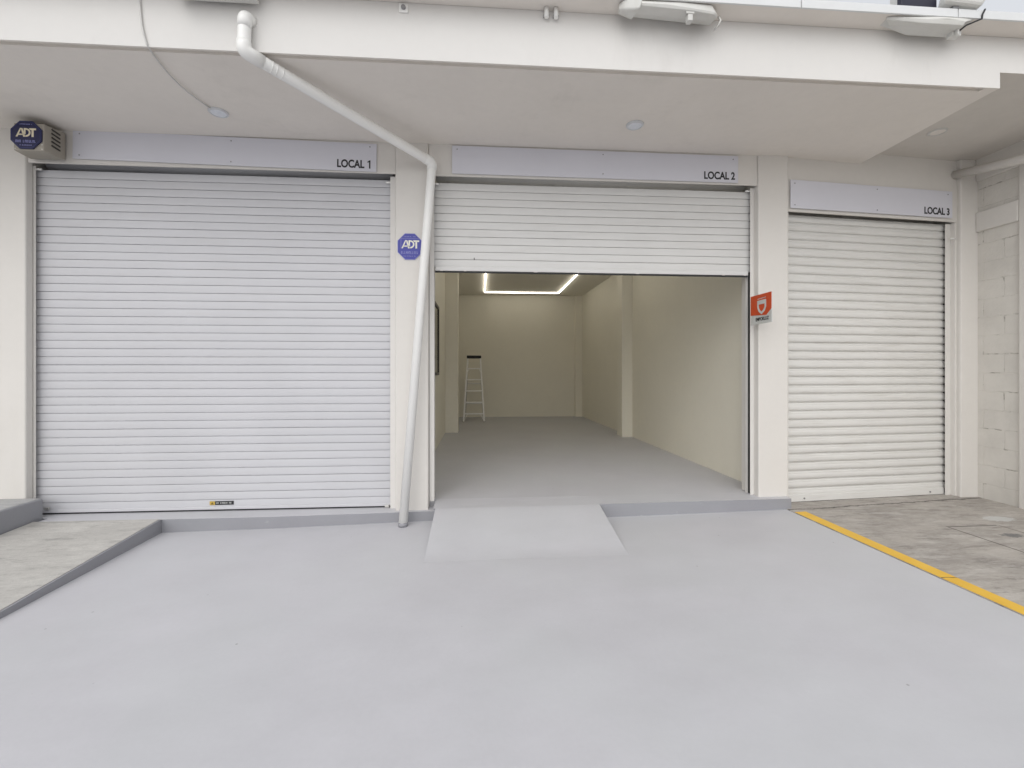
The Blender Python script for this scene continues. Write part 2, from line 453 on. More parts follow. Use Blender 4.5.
bl_ = [bm.verts.new((v.co.x, v.co.y, -.2)) for v in L_]; br_ = [bm.verts.new((v.co.x, v.co.y, -.2)) for v in R_]
for i in range(len(prof)-1):
    f = bm.faces.new((L_[i], L_[i+1], R_[i+1], R_[i])); f.smooth = True
    bm.faces.new((L_[i], bl_[i], bl_[i+1], L_[i+1])); bm.faces.new((R_[i], R_[i+1], br_[i+1], br_[i]))
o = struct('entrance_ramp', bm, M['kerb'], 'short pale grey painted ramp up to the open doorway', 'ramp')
shade_sides(o); o.data.set_sharp_from_angle(angle=R(40))
bm = bmesh.new()
hexa(bm, [(-4.03, -2.25, -.25), (-2.855, -2.25, -.25), (-2.929, -.107, -.25), (-4.03, -.107, -.25), (-4.03, -2.25, -.088), (-2.855, -2.25, -.0835), (-2.929, -.107, .041), (-4.03, -.107, .041)])
struct('driveway_ramp', bm, M['kerb'], 'grey painted flank of the concrete ramp by the first shutter', 'ramp')
bm = bmesh.new()
hexa(bm, [(-4.029, -2.245, -.15), (-2.873, -2.245, -.15), (-2.945, -.112, -.05), (-4.029, -.112, -.05), (-4.029, -2.245, -.083), (-2.873, -2.245, -.079), (-2.945, -.112, .0455), (-4.029, -.112, .0455)])
struct('ramp_surface', bm, M['rampc'], 'pale bare concrete surface of the ramp before the first shutter', 'ramp')
struct('kerb_side', B((-9, -4.042, -9, -.003, -.25, .225)), M['kerb'], 'grey painted side of the raised pavement at the far left', 'kerb', .010)
struct('pavement_top', B((-9, -4.062, -9, -.006, .15, .2285)), M['walkc'], 'bare concrete top of the raised pavement', 'pavement')

# ------------------------------------------------------------------ building
bld = thing('shop_building', (0, 0, 0), 'single storey cream building with three roller shutter shop units', 'building')
def part(name, bm, mat, bevel=0, label=None, parent=None, smooth=None):
    o = obj(name, bm, mat, parent or bld, bevel, smooth)
    if label: o['label'] = label
    return o

ZS, ZS2, ZF = 3.65, 3.775, 4.055
FY = -1.20
XE = 4.112
# pillars
part('pillar', B((-7.5, -4.197, 0, .074, .0, ZS+.02), (-7.5, -4.2245, .0742, .30, .0, ZS+.019)), M['wall'], .012)
part('pillar', B((-.826, -.506, 0, .30, .0, ZS+.02)), M['wall'], .012)
part('pillar', B((2.888, 3.215, 0, .31, .0, ZS+.02)), M['wall'], .012)
# lintels over the doors
part('lintel', B((-4.196, -.827, .018, .040, 3.352, ZS+.015), (-4.196, -.827, .0405, .30, 3.62, ZS+.014)), M['wall'], .006)
part('lintel', B((-.505, 2.887, .018, .040, 3.345, ZS+.015), (-.505, 2.887, .0405, .27, 3.62, ZS+.014)), M['wall'], .006)
# canopy: slab with fascia and drip groove, stepped up past the end of the second unit
def canopy(bm, mat, label=None):
    o = part('canopy', bm, mat, label=label); o.data.materials.append(M['fascia'])
    for p in o.data.polygons:
        if p.normal.y < -.9 and abs(p.center.y-FY) < .003: p.material_index = 1
bm = bmesh.new()
prism(bm, [(FY, ZS), (FY+.012, ZS), (FY+.012, ZS+.022), (FY+.055, ZS+.022), (FY+.055, ZS+.004), (.31, ZS+.004), (.31, ZF), (FY, ZF)], 'x', -7.5, XE-.12)
prism(bm, [(FY, ZS), (FY+.055, ZS+.004), (.31, ZS+.004), (.31, ZF), (FY, ZF)], 'x', XE-.12, XE)
canopy(bm, M['soffit'])
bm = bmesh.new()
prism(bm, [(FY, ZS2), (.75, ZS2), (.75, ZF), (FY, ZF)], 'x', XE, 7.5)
canopy(bm, M['soffit_shade'], 'raised end of the canopy above the third shutter')
# roof slab with metal edge
part('roof', B((-7.6, 7.6, -1.355, 8.8, ZF+.002, ZF+.05)), M['soffit'])
xs = [-7.6, -5.1, -2.6, -.1, 2.33, 3.56, 6.0, 7.6]
for a, b in zip(xs[:-1], xs[1:]):
    bm = bmesh.new()
    prism(bm, [(-1.372, ZF-.006), (-1.358, ZF-.006), (-1.358, ZF+.053), (-1.23, ZF+.056), (-1.23, ZF+.060), (-1.372, ZF+.056)], 'x', a+.004, b-.004)
    part('edge_trim', bm, M['trim'], .003)
# rooms
def wallp(pts, z0, z1, name='interior_wall', mat='inside'):
    bm = bmesh.new(); prism(bm, pts, 'z', z0, z1); return part(name, bm, M[mat])
wallp([(-.85, .301), (-.728, .301), (-.728, 8.35), (-.85, 8.35)], -.05, 3.6)
wallp([(3.085, .311), (3.214, .311), (3.214, 8.35), (2.925, 8.35)], -.05, 3.6)
wallp([(-.85, 8.351), (3.214, 8.351), (3.214, 8.5), (-.85, 8.5)], -.05, 3.6)
part('pilaster', B((-.73, -.459, 5.10, 5.45, 0, 3.58)), M['inside'], .008)
part('pilaster', B((2.80, 3.03, 4.22, 4.55, 0, 3.58)), M['inside'], .008)
part('pilaster', B((2.73, 2.95, 8.22, 8.36, 0, 3.58)), M['inside'], .008)
part('ceiling', B((-.86, 3.213, .272, 8.49, 3.565, 3.64)), M['ceiling'])
part('outer_wall', B((-7.5, -7.2, .301, 8.6, 0, 4.05), (-7.199, 7.2, 8.502, 8.6, 0, 4.05), (7.201, 7.5, -.5, 8.6, 0, 4.05)), M['wall'])
# dark interior window
w = part('window', B((-.727, -.70, 2.3, 3.4, 1.34, 1.385), (-.727, -.70, 2.3, 3.4, 2.47, 2.515), (-.727, -.70, 2.3, 2.345, 1.386, 2.469), (-.727, -.70, 3.355, 3.4, 1.386, 2.469)), M['frame'])
part('pane', B((-.7265, -.715, 2.346, 3.354, 1.387, 2.468)), M['glassdark'], parent=w)

# ------------------------------------------------------------------ roller shutters
def curtain(x0, x1, zb, zt, y, pitch, prof, seed, sag=.002, nx=36):
    """stack of slats, one profile swept across; each slat sits and sags a little differently"""
    r = random.Random(seed)
    bm = bmesh.new()
    n = math.ceil((zt-zb)/pitch)
    xs = [x0+(x1-x0)*i/nx for i in range(nx+1)]
    prev = None
    for k in range(n):
        off = r.uniform(-.0012, .0012)
        dy = r.uniform(-.0015, .0015)
        for j, (t, d) in enumerate(prof):
            row = []
            for i, x in enumerate(xs):
                s = (noise.noise(Vector((x*.9, k*.23+seed, seed)))*sag + noise.noise(Vector((x*2.6, k*.9, seed+5)))*sag*.4)
                bulge = noise.noise(Vector((x*.7, k*.15, seed+9)))*.004
                row.append(bm.verts.new((x, y-d+dy+bulge, zb+(k+t)*pitch+s+off)))
            if prev:
                for i in range(nx):
                    bm.faces.new((prev[i], prev[i+1], row[i+1], row[i]))
            prev = row
    return bm
FLAT = [(0.0, -.010), (.062, -.010), (.066, .0), (.10, .0005), (.5, .0007), (.94, .0004), (.976, .0), (.980, -.010)]
ROUND = [(0.0, -.012), (.045, -.013), (.075, -.003), (.13, .005), (.24, .0095), (.40, .0115), (.56, .0112), (.66, .009), (.70, .0055), (.73, .0055), (.77, .0075), (.86, .0045), (.92, -.001), (.95, -.006), (.975, -.012)]

def rails(parent, xl0, xl1, xr0, xr1, z0, z1, y0=.05, y1=.16, brush=True):
    for (a, b, side) in ((xl0, xl1, 1), (xr0, xr1, -1)):
        t = .004
        web = (a, a+t) if side > 0 else (b-t, b)
        bm = B((a, b, y0, y0+t, z0, z1), (a, b, y1-t, y1, z0, z1), (web[0], web[1], y0+t, y1-t, z0, z1))
        g = part('guide_rail', bm, M['rail'], parent=parent)
        # black brush strip deep in the channel, painting in its shade
        if not brush: continue
        c = (a+t+.001, a+t+.014) if side > 0 else (b-t-.014, b-t-.001)
        part('brush_shade_strip', B((c[0], c[1], y0+t+.002, y1-t-.002, z0+.003, z1-.003)), M['black'], parent=parent)

def pins(parent, spots, y, L=.045):
    for x, z, s in spots:
        bm = bmesh.new(); tube(bm, [(x, y, z), (x+s*L, y, z)], .010, 10)
        part('stop_pin', bm, M['pvc'], parent=parent)

# first door, closed
s1 = part('roller_shutter', curtain(-4.218, -.836, .073, 3.30, .118, .0775, FLAT, 3), M['slat'], smooth=14, label='wide closed white roller shutter of the first unit')
part('bottom_bar', B((-4.174, -.89, .104, .132, .058, .086)), M['slat'], .004, parent=s1)
part('bottom_seal', B((-4.174, -.89, .116, .126, .043, .0575)), M['black'], parent=s1)
rails(s1, -4.224, -4.179, -.888, -.832, .042, 3.345, .075, .16, False)
bm = bmesh.new(); tube(bm, [(-4.17, .262, 3.468), (-.88, .262, 3.468)], .128, 24); part('drum', bm, M['slat'], parent=s1)
pins(s1, [(-4.179, 3.318, 1), (-.888, 3.29, -1)], .085)
part('lock_bolt', B((-.945, -.90, .085, .1035, .048, .070), (-.915, -.905, .075, .0845, .044, .080)), M['alu'], .002, parent=s1)
part('lock_bolt', B((-4.12, -4.085, .095, .1135, .092, .112)), M['alu'], .002, parent=s1)
# second door, half raised
s2 = part('roller_shutter', curtain(-.484, 2.876, 2.462, 3.30, .118, .0775, FLAT, 11, .0024), M['slat_mid'], smooth=14, label='white roller shutter of the middle unit raised partway')
part('bottom_bar', B((-.45, 2.841, .102, .132, 2.424, 2.466)), M['slat_mid'], .004, parent=s2)
part('bottom_seal', B((-.45, 2.841, .110, .126, 2.408, 2.4235)), M['black'], parent=s2)
rails(s2, -.502, -.456, 2.846, 2.8875, .1045, 3.338, .075, .16)
bm = bmesh.new(); tube(bm, [(-.45, .262, 3.468), (2.84, .262, 3.468)], .128, 24); part('drum', bm, M['slat_mid'], parent=s2)
pins(s2, [(-.456, 3.29, 1), (2.846, 3.31, -1)], .085)
for x in (-.40, -.16, .55, 1.0, 1.62, 2.55, 2.79):
    part('rivet_plate', B((x, x+random.uniform(.02, .05), .096, .1015, 2.420, 2.432)), M['rail'], parent=s2)
part('keyhole', B((-.06, -.052, .1135, .1155, 2.540, 2.562)), M['slot'], parent=s2)

# third unit stands a few degrees off the line of the others
TH = R(5.2)
L3 = Matrix.Translation((3.216, .03, 0)) @ Matrix.Rotation(TH, 4, 'Z')
def part3(*a, **k):
    o = part(*a, **k)
    if o.parent == bld: o.matrix_local = L3
    return o
lw = 2.26
part3('lintel', B((.001, lw, 0, .022, 3.09, ZS2+.02), (.001, lw, .0225, .25, 3.4, ZS2+.019)), M['wall'], .006)
s3 = part3('roller_shutter', curtain(.02, 2.122, .05, 3.10, .098, .0925, ROUND, 23, .003, 24), M['slat_old'], smooth=60, label='narrow closed ribbed roller shutter of the third unit')
part('bottom_bar', B((.03, 2.10, .078, .108, .004, .076)), M['slat_old'], .004, parent=s3)
part('bottom_seal', B((.03, 2.10, .085, .105, -.004, .0035)), M['black'], parent=s3)
for x in (.28, 1.90):
    bm = bmesh.new(); tube(bm, [(x, .0775, .038), (x, .071, .038)], .009, 12); part('bolt_head', bm, M['screw'], parent=s3)
part('guide_rail', B((2.075, 2.145, .052, .056, 0, 3.082), (2.075, 2.145, .126, .130, 0, 3.082), (2.141, 2.145, .0565, .1255, 0, 3.082)), M['rail'], parent=s3)
part('guide_rail', B((.002, .04, .020, .024, 0, 3.082), (.002, .006, .0245, .130, 0, 3.082)), M['rail'], parent=s3)
part('brush_shade_strip', B((2.1300, 2.1405, .058, .124, .01, 3.06)), M['black'], parent=s3)  # black strip put in so the gap at the slat ends reads as shade
pins(s3, [(2.10, 2.905, 1)], .012, .06)
part3('jamb', B((2.1455, lw, .006, .25, 0, 3.0895)), M['wall'], .004)
part3('threshold', B((.001, 2.3, -.03, .30, -.05, .0005)), M['concrete'])
part3('backing_wall', B((.001, 2.6, .252, .30, 0, 3.8)), M['wall'])

# ------------------------------------------------------------------ block wall on the right
bw = thing('block_wall', (5.6, -1.5, 0), 'cream painted block wall with beam and columns beside the third shutter', 'wall')
def bpart(name, bm, mat, bevel=0):
    o = obj(name, bm, mat, None, bevel); o.parent = bw; o.location = (-5.6, 1.5, 0); return o
WX = 5.547
bpart('column', B((5.372, WX+.2, .185, .50, -.02, ZS2+.01)), M['wall'], .015)
bpart('column', B((WX, WX+.2, -.52, -.217, -.02, 3.72)), M['wall'], .012)
bpart('column', B((WX, WX+.2, -3.6, -3.3, -.02, 3.72)), M['wall'], .012)
bpart('beam', B((WX, WX+.199, -.2165, .1845, 2.965, 3.185), (WX, WX+.199, -3.299, -.5205, 2.965, 3.185)), M['wall'], .010)
bpart('beam', B((WX+.001, WX+.199, -3.6, .1845, 3.53, ZS2+.01)), M['wall'], .010)
bpart('block_panel', B((WX+.03, WX+.19, -.2165, .1846, -.02, 2.9645), (WX+.03, WX+.19, -3.299, -.5205, -.02, 2.9645)), M['block'])
bpart('block_panel', B((WX+.03, WX+.19, -.2165, .1846, 3.1855, 3.5295), (WX+.03, WX+.19, -3.299, -.5205, 3.1855, 3.5295)), M['block'])

# ------------------------------------------------------------------ unit signboards
def signboard(x, z, y, w, h, rz, tilt, body, label, screws, tw, tpos):
    t = thing('signboard', (x, y, z), label, 'sign', 'unit number signboards')
    t.rotation_euler = (0, tilt, rz)
    obj('panel', B((0, w, -.005, 0, 0, h)), M['panel'], t, .0012)
    for a, b in screws:
        bm = bmesh.new(); tube(bm, [(a, -.0052, b), (a, -.0075, b)], .0065, 10); obj('screw', bm, M['screw'], t)
    text_obj('lettering', body, .080, tw, M['ink'], t, (w-tpos-tw, -.0055, .028))
    return t
signboard(-3.793, 3.394, .008, 2.785, .272, 0, R(.75), 'LOCAL 1', 'long pale grey signboard reading LOCAL 1', [(.06, .235), (.06, .035), (1.42, .235), (1.42, .035), (2.72, .24)], .33, .045)
signboard(-.274, 3.366, .008, 2.945, .276, 0, R(.12), 'LOCAL 2', 'long pale grey signboard reading LOCAL 2', [(1.52, .24), (1.52, .045), (.05, .24), (2.89, .24)], .33, .035)
signboard(3.248, 3.12, .018, 2.045, .297, TH, R(-.1), 'LOCAL 3', 'short pale grey signboard reading LOCAL 3', [(.05, .26), (.05, .035), (1.06, .26), (1.06, .035), (1.985, .26)], .335, .04)

# ------------------------------------------------------------------ alarm box with octagon badge
al = thing('alarm_box', (-4.0, -.2, 3.35), 'beige louvred alarm box with blue octagonal badge high on the wall', 'alarm')
def apart(name, bm, mat, parent=None, bevel=0):
    o = obj(name, bm, mat, parent or al, bevel)
    if parent is None: o.location = (4.0, .2, -3.35)
    return o
bm = bmesh.new()
yf = -.235
hexa(bm, [(-4.075, yf, 3.345), (-3.825, yf, 3.345), (-3.845, -.004, 3.372), (-4.15, -.004, 3.372), (-4.075, yf, 3.585), (-3.825, yf, 3.585), (-3.845, -.004, 3.625), (-4.15, -.004, 3.625)])
hs = apart('housing', bm, M['box'], None, .008)
for k in range(5):
    z = 3.425+k*.036
    bm = bmesh.new()
    hexa(bm, [(-3.832, -.16, z), (-3.8225, -.16, z), (-3.8325, -.07, z-.004), (-3.842, -.07, z-.004), (-3.832, -.16, z+.012), (-3.8225, -.16, z+.012), (-3.8325, -.07, z+.008), (-3.842, -.07, z+.008)])
    apart('vent_slot', bm, M['slot'], None)
for (x, z) in ((-4.06, 3.36), (-3.84, 3.36), (-3.84, 3.40)):
    bm = bmesh.new(); tube(bm, [(x, yf, z), (x, yf-.003, z)], .006, 8); apart('screw', bm, M['alu'])
cx, cz = -3.962, 3.478
bm = bmesh.new(); quad(bm, octagon(.255, .245, .074, cx, cz), yf-.012, yf-.001)
bd = apart('badge', bm, M['dblue'], None, .002)
bm = bmesh.new(); ring_outline(bm, octagon(.238, .228, .069, cx, cz), .97, yf-.0135, yf-.0122, cx, cz); o = apart('badge_border', bm, M['dblueb'], bd)
bm = bmesh.new(); three_letters(bm, cx-.082, cz-.018, .165, .075, yf-.0145, yf-.0122); apart('lettering', bm, M['gold'], bd)
bm = bmesh.new(); scribble(bm, cx-.085, cz-.068, .17, .022, yf-.0135, yf-.0122, 11, 4); apart('fine_print', bm, M['lilac'], bd); bm = bmesh.new(); scribble(bm, cx-.055, cz+.088, .11, .009, yf-.0135, yf-.0122, 12, 9); apart('fine_print', bm, M['lilac'], bd); bm = bmesh.new(); scribble(bm, cx-.05, cz-.095, .10, .009, yf-.0135, yf-.0122, 11, 2)
apart('fine_print', bm, M['lilac'], bd)

# ------------------------------------------------------------------ octagonal wall sign on the pillar
os_ = thing('security_sign', (-.683, 0, 2.63), 'blue octagonal security sign with ivory letters on the pillar', 'sign')
bm = bmesh.new(); quad(bm, octagon(.238, .258, .072), -.007, -.001); obj('plate', bm, M['blue'], os_)
bm = bmesh.new(); ring_outline(bm, octagon(.238, .258, .072), .965, -.0085, -.0072); obj('border', bm, M['lilac'], os_)
bm = bmesh.new(); three_letters(bm, -.082, -.018, .172, .08, -.0095, -.0072); obj('lettering', bm, M['creamink'], os_)
bm = bmesh.new()
scribble(bm, -.085, -.072, .17, .026, -.0088, -.0072, 11, 14); scribble(bm, -.058, .092, .116, .010, -.0088, -.0072, 12, 19); scribble(bm, -.06, -.098, .12, .009, -.0088, -.0072, 12, 12)
quad(bm, [(-.088, .078), (.088, .078), (.088, .081), (-.088, .081)], -.0082, -.0072); quad(bm, [(-.088, -.02), (-.085, -.02), (-.085, .077), (-.088, .077)], -.0082, -.0072)
obj('fine_print', bm, M['lilac'], os_)

# ------------------------------------------------------------------ projecting blade sign at the door jamb
bl = thing('blade_sign', (2.817, -.008, 1.885), 'small orange and grey blade sign with white shield projecting at the door jamb', 'sign')
def bpt(pts, t0, t1):
    """polygon in (out, up) on the sign's left face"""
    b = bmesh.new(); prism(b, [(-a, z) for a, z in pts], 'x', t0, t1); return b
W, H = .315, .295
obj('plate', bpt([(-.02, 0), (W, 0), (W, H), (-.02, H)], -.004, .004), M['palegrey'], bl)
obj('emblem_field', bpt([(-.02, .098), (.235, .078), (W, .135), (W, H), (-.02, H)], -.0065, -.0042), M['red'], bl)
sh_o = [(.095, .235), (.235, .235), (.235, .165), (.215, .125), (.165, .092), (.115, .125), (.095, .165)]
sh_i = [(.118, .195), (.212, .195), (.212, .165), (.195, .138), (.165, .118), (.135, .138), (.118, .165)]
bm = bmesh.new()
for i in range(7):
    j = (i+1) % 7
    prism(bm, [(-a, z) for a, z in (sh_o[i], sh_o[j], sh_i[j], sh_i[i])], 'x', -.0085, -.0066)
prism(bm, [(-a, z) for a, z in ((.10, .248), (.23, .252), (.23, .258), (.10, .254))], 'x', -.0085, -.0066)
obj('shield_emblem', bm, M['palegrey'], bl)
text_obj('lettering', 'EMPORLUZ', .036, .21, M['ink'], bl, (-.0045, -.065, .030), (0, 0, R(-90)), .03)

# ------------------------------------------------------------------ warning sticker on the first shutter
st = thing('warning_sticker', (-2.63, .1135, .100), 'small black and yellow warning sticker low on the first shutter', 'sticker')
obj('label_backing', B((.05, .225, -.0012, 0, 0, .037)), M['ink'], st)
obj('symbol_field', B((0, .049, -.0012, 0, 0, .037)), M['yellowink'], st)
bm = bmesh.new(); quad(bm, [(.010, .006), (.040, .006), (.025, .030)], -.0022, -.0013); obj('warning_triangle', bm, plain('dark amber ink', (.16, .10, .02), .5), st)
bm = bmesh.new(); scribble(bm, .060, .012, .15, .014, -.0022, -.0013, 11, 8); obj('fine_print', bm, M['palegrey'], st)
st.rotation_euler = (0, R(-.3), 0)

# ------------------------------------------------------------------ pipes
dp = thing('downpipe', (-.70, -.31, 0), 'white drainpipe crossing under the canopy and running down the pillar', 'pipe')
def dpart(name, bm, mat):
    o = obj(name, bm, mat, dp); o.location = (.70, .31, 0); return o
rp = .042
p0 = [(-1.60, FY+.02, 3.862), (-1.615, FY-.055, 3.852), (-1.62, FY-.06, 3.612), (-.458, -.085, 3.425), (-.722, -.165, -.02)]
bm = bmesh.new(); tube(bm, [p0[0]]+fillet(p0[:3]+[p0[3]]+[p0[4]], .07, 7)[1:], rp, 20); dpart('pipe', bm, M['pvc'])
def lerp(a, b, t): return tuple(a[i]+(b[i]-a[i])*t for i in range(3))
bm = bmesh.new(); tube(bm, fillet([(-1.60, FY+.01, 3.862), (-1.615, FY-.055, 3.852), lerp(p0[1], p0[2], .34)], .055, 6), rp+.0025, 20); dpart('elbow', bm, M['pvc'])
bm = bmesh.new(); tube(bm, fillet([lerp(p0[1], p0[2], .72), p0[2], lerp(p0[2], p0[3], .075)], .06, 6), rp+.004, 20); dpart('elbow', bm, M['pvc'])
for f in (.105, .125, .15):
    bm = bmesh.new(); tube(bm, [lerp(p0[2], p0[3], f), lerp(p0[2], p0[3], f+.005)], rp+.002, 20); dpart('coupling_ring', bm, M['pvc'])
bm = bmesh.new(); tube(bm, fillet([lerp(p0[2], p0[3], .945), p0[3], lerp(p0[3], p0[4], .02)], .06, 6), rp+.004, 20); dpart('elbow', bm, M['pvc'])
bm = bmesh.new(); tube(bm, [(-.7219, -.165, -.018), (-.7235, -.1655, -.056)], rp+.003, 20); dpart('foot_collar', bm, M['kerb'])

rpipe = thing('wall_pipe', (5.3, .2, 3.55), 'cream pipe running under the ceiling along the block wall', 'pipe')
bm = bmesh.new(); tube(bm, [(.035, .06, .075), (.06, -.70, -.06+.0), (.10, -3.2, -.20)], .046, 18); obj('pipe', bm, M['wall'], rpipe)
bm = bmesh.new(); tube(bm, [(.034, .075, .078), (.0355, .035, .07)], .053, 18); obj('collar', bm, M['soffit'], rpipe)

# ------------------------------------------------------------------ downlights
def downlight(x, y, z, label, m1, m2):
    t = thing('downlight', (x, y, z), label, 'ceiling light', 'round lights in the canopy')
    bm = bmesh.new()
    n = 32; prof = [(.078, .012), (.078, -.004), (.070, -.011), (.062, -.011), (.060, -.006)]
    rings = [[bm.verts.new((r*math.cos(2*math.pi*k/n), r*math.sin(2*math.pi*k/n), h)) for k in range(n)] for r, h in prof]
    for a, b in zip(rings[:-1], rings[1:]):
        for k in range(n): bm.faces.new((a[k], a[(k+1) % n], b[(k+1) % n], b[k]))
    obj('rim', bm, m1, t, smooth=40)
    bm = bmesh.new(); tube(bm, [(0, 0, .01), (0, 0, -.007)], .0605, 32); obj('diffuser', bm, m2, t)
    return t
downlight(-2.257, -.41, ZS, 'round white downlight with a cable, in the canopy above the first shutter', M['lamprim'], M['lamp'])
downlight(1.41, -.47, ZS, 'round white downlight in the canopy above the middle unit', M['lamprim'], M['lamp'])
downlight(4.513, -.345, ZS2, 'round ceiling downlight in the raised canopy above the third shutter', M['cable'], M['soffit'])

cb = bmesh.new()
cpath = [(-2.335, FY-.012, ZF-.01), (-2.33, FY-.010, 3.90), (-2.312, FY-.011, 3.75), (-2.285, FY-.010, 3.655), (-2.288, FY+.04, ZS-.012), (-2.32, -.98, ZS-.016), (-2.325, -.80, ZS-.022), (-2.31, -.62, ZS-.014), (-2.285, -.485, ZS-.006)]
tube(cb, fillet(cpath, .08, 5), .0055, 8)
tag(obj('power_cable', cb, M['cable'], None), 'thin white cable hanging over the canopy edge to the first downlight', 'cable')

# ------------------------------------------------------------------ lit strip inside
led = thing('ceiling_light', (1.14, 5.7, 3.56), 'glowing rectangular strip light on the ceiling of the open unit', 'ceiling light')
a, b, c, d, t = -1.02, 1.02, -3.6, 2.03, .022  # near end lengthened out of view to brighten the near wall
obj('led_strip', B((a, b, d-t, d, -.030, -.006), (a, b, c, c+t, -.030, -.006), (a, a+t, c+t, d-t, -.030, -.006), (b-t, b, c+t, d-t, -.030, -.006)), M['led'], led)
obj('channel', B((a-.004, b+.004, d-t-.004, d+.004, -.0055, .004), (a-.004, b+.004, c-.004, c+t+.004, -.0055, .004), (a-.004, a+t+.004, c+t+.0045, d-t-.0045, -.0055, .004), (b-t-.004, b+.004, c+t+.0045, d-t-.0045, -.0055, .004)), M['alu'], led)

# ------------------------------------------------------------------ stepladder
ld = thing('stepladder', (-.15, 7.15, ZK+.004), 'aluminium stepladder with black top cap standing by the back wall', 'stepladder')
def bar(bm, p, q, w, d):
    p = Vector(p); q = Vector(q); ax = (q-p).normalized(); s = Vector((1, 0, 0)); s = (s-ax*s.dot(ax)).normalized(); u = ax.cross(s)
    c = []
    for e in (p, q):
        c += [e-s*w/2-u*d/2, e+s*w/2-u*d/2, e+s*w/2+u*d/2, e-s*w/2+u*d/2]
    hexa(bm, c)
HL = 1.74
for s in (-1, 1):
    bm = bmesh.new(); bar(bm, (s*.265, 0, .05), (s*.165, .34, HL-.03), .040, .065); obj('side_rail', bm, M['ladder'], ld, .003)
    bm = bmesh.new(); bar(bm, (s*.245, .95, .05), (s*.155, .42, HL-.04), .022, .04); obj('rear_leg', bm, M['alu'], ld, .003)
    obj('foot', B((s*.268-.024, s*.268+.024, -.045, .04, 0, .055)), M['black'], ld, .004)
    obj('foot', B((s*.247-.02, s*.247+.02, .925, .985, 0, .055)), M['black'], ld, .004)
for k in range(5):
    z = .265+k*.292; f = (z-.05)/(HL-.08)
    w = .265-.10*f; y = .34*f
    obj('step', B((-w+.005, w-.005, y-.045, y+.04, z-.028, z)), M['ladder'], ld, .003)
for s in (-1, 1):
    bm = bmesh.new(); bar(bm, (s*.25, -.02, .09), (s*.17, .02, .235), .014, .006); obj('brace', bm, M['ladder'], ld)
    bm = bmesh.new(); bar(bm, (s*.175, .24, 1.33), (s*.13, .27, 1.41), .012, .006); obj('brace', bm, M['ladder'], ld)
for z in (.45, 1.0):
    obj('rear_brace', B((-.22, .22, .95-.53*(z/HL)-.01, .95-.53*(z/HL)+.01, z, z+.022)), M['alu'], ld)
obj('top_cap', B((-.19, .19, .27, .48, HL-.05, HL+.025)), M['black'], ld, .012)

# ------------------------------------------------------------------ sheet covers and fittings under the roof edge
ca = thing('lamp_cover', (1.38, -1.30, 3.984), 'long white curved lamp cover under the roof edge above the middle unit', 'lamp cover', 'white covers under the roof edge')
def hull(name, pts, mat, parent, bevel=.008):
    bm = bmesh.new()
    for p in pts: bm.verts.new(p)
    bmesh.ops.convex_hull(bm, input=bm.verts[:])
    bmesh.ops.delete(bm, geom=[v for v in bm.verts if not v.link_faces], context='VERTS')
    bmesh.ops.dissolve_limit(bm, angle_limit=R(3), verts=bm.verts[:], edges=bm.edges[:])
    return obj(name, bm, mat, parent, bevel, smooth=30, seg=3)
hull('shell', [(-.36, .07, .072), (.30, .07, .072), (-.33, -.045, .070), (-.10, -.05, .072), (.10, -.05, .072), (.29, -.045, .068), (.345, -.01, .040),
    (-.30, -.075, .028), (-.05, -.085, .018), (.12, -.085, .002), (.29, -.07, -.004), (.335, -.04, .0), (-.30, .06, .03), (.33, .06, .0)], M['shell'], ca)
hull('lip', [(-.305, -.080, .027), (-.05, -.091, .017), (.12, -.091, .001), (.30, -.076, -.006), (.34, -.04, -.002), (.335, .0, -.004), (-.30, .0, .022),
    (-.295, -.074, .011), (-.05, -.085, .001), (.12, -.085, -.016), (.29, -.07, -.022), (.33, -.04, -.016), (-.29, .0, .006), (.325, .0, -.018)], M['shell'], ca, .004)
hull('end_flap', [(-.375, .03, .068), (-.385, -.02, .055), (-.36, -.05, .066), (-.29, -.09, .050), (-.385, -.02, .015), (-.375, .03, .015), (-.30, -.075, -.022), (-.255, -.09, -.026), (-.235, -.10, .035), (-.28, .03, -.02)], M['shell'], ca, .010)
obj('bracket', B((.10, .135, -.075, -.03, -.075, -.020), (.085, .145, -.080, -.07, -.030, -.012)), M['shell'], ca, .003)
bm = bmesh.new(); tube(bm, [(.365, .0, .02), (.37, -.02, -.02), (.355, -.02, -.055), (.345, .02, -.06)], .007, 8); obj('hook', bm, M['shell'], ca)

cbv = thing('lamp_cover', (3.4, -1.30, 4.016), 'kite shaped white lamp cover strapped under the roof edge near the third unit', 'lamp cover', 'white covers under the roof edge')
hull('shell', [(-.375, .06, .052), (.36, .06, .052), (-.36, -.03, .044), (-.02, -.050, .050), (.33, -.05, .050), (-.14, -.085, -.012), (.04, -.090, .006), (.10, -.088, .004), (.21, -.08, -.006), (.19, .05, -.03), (-.14, .05, -.03), (-.10, -.05, -.025), (.18, -.05, -.025)], M['shell'], cbv, .005)
hull('lip', [(-.372, -.028, .040), (-.145, -.092, -.012), (.16, -.09, -.012), (.21, -.08, -.008), (-.365, -.02, .026), (-.14, -.084, -.038), (.155, -.082, -.036), (.20, -.07, -.030), (-.30, .03, .02), (.19, .03, -.03)], M['shell'], cbv, .004)
bm = bmesh.new(); tube(bm, [(.37, -.076, .10), (.345, -.078, .055), (.345, -.075, .028), (.24, -.055, -.012), (.215, -.03, -.035)], .006, 8); obj('strap', bm, M['black'], cbv)
obj('clamp', B((.17, .245, -.02, .03, -.062, -.020), (.185, .20, -.045, -.021, -.07, -.03)), M['shell'], cbv, .004)

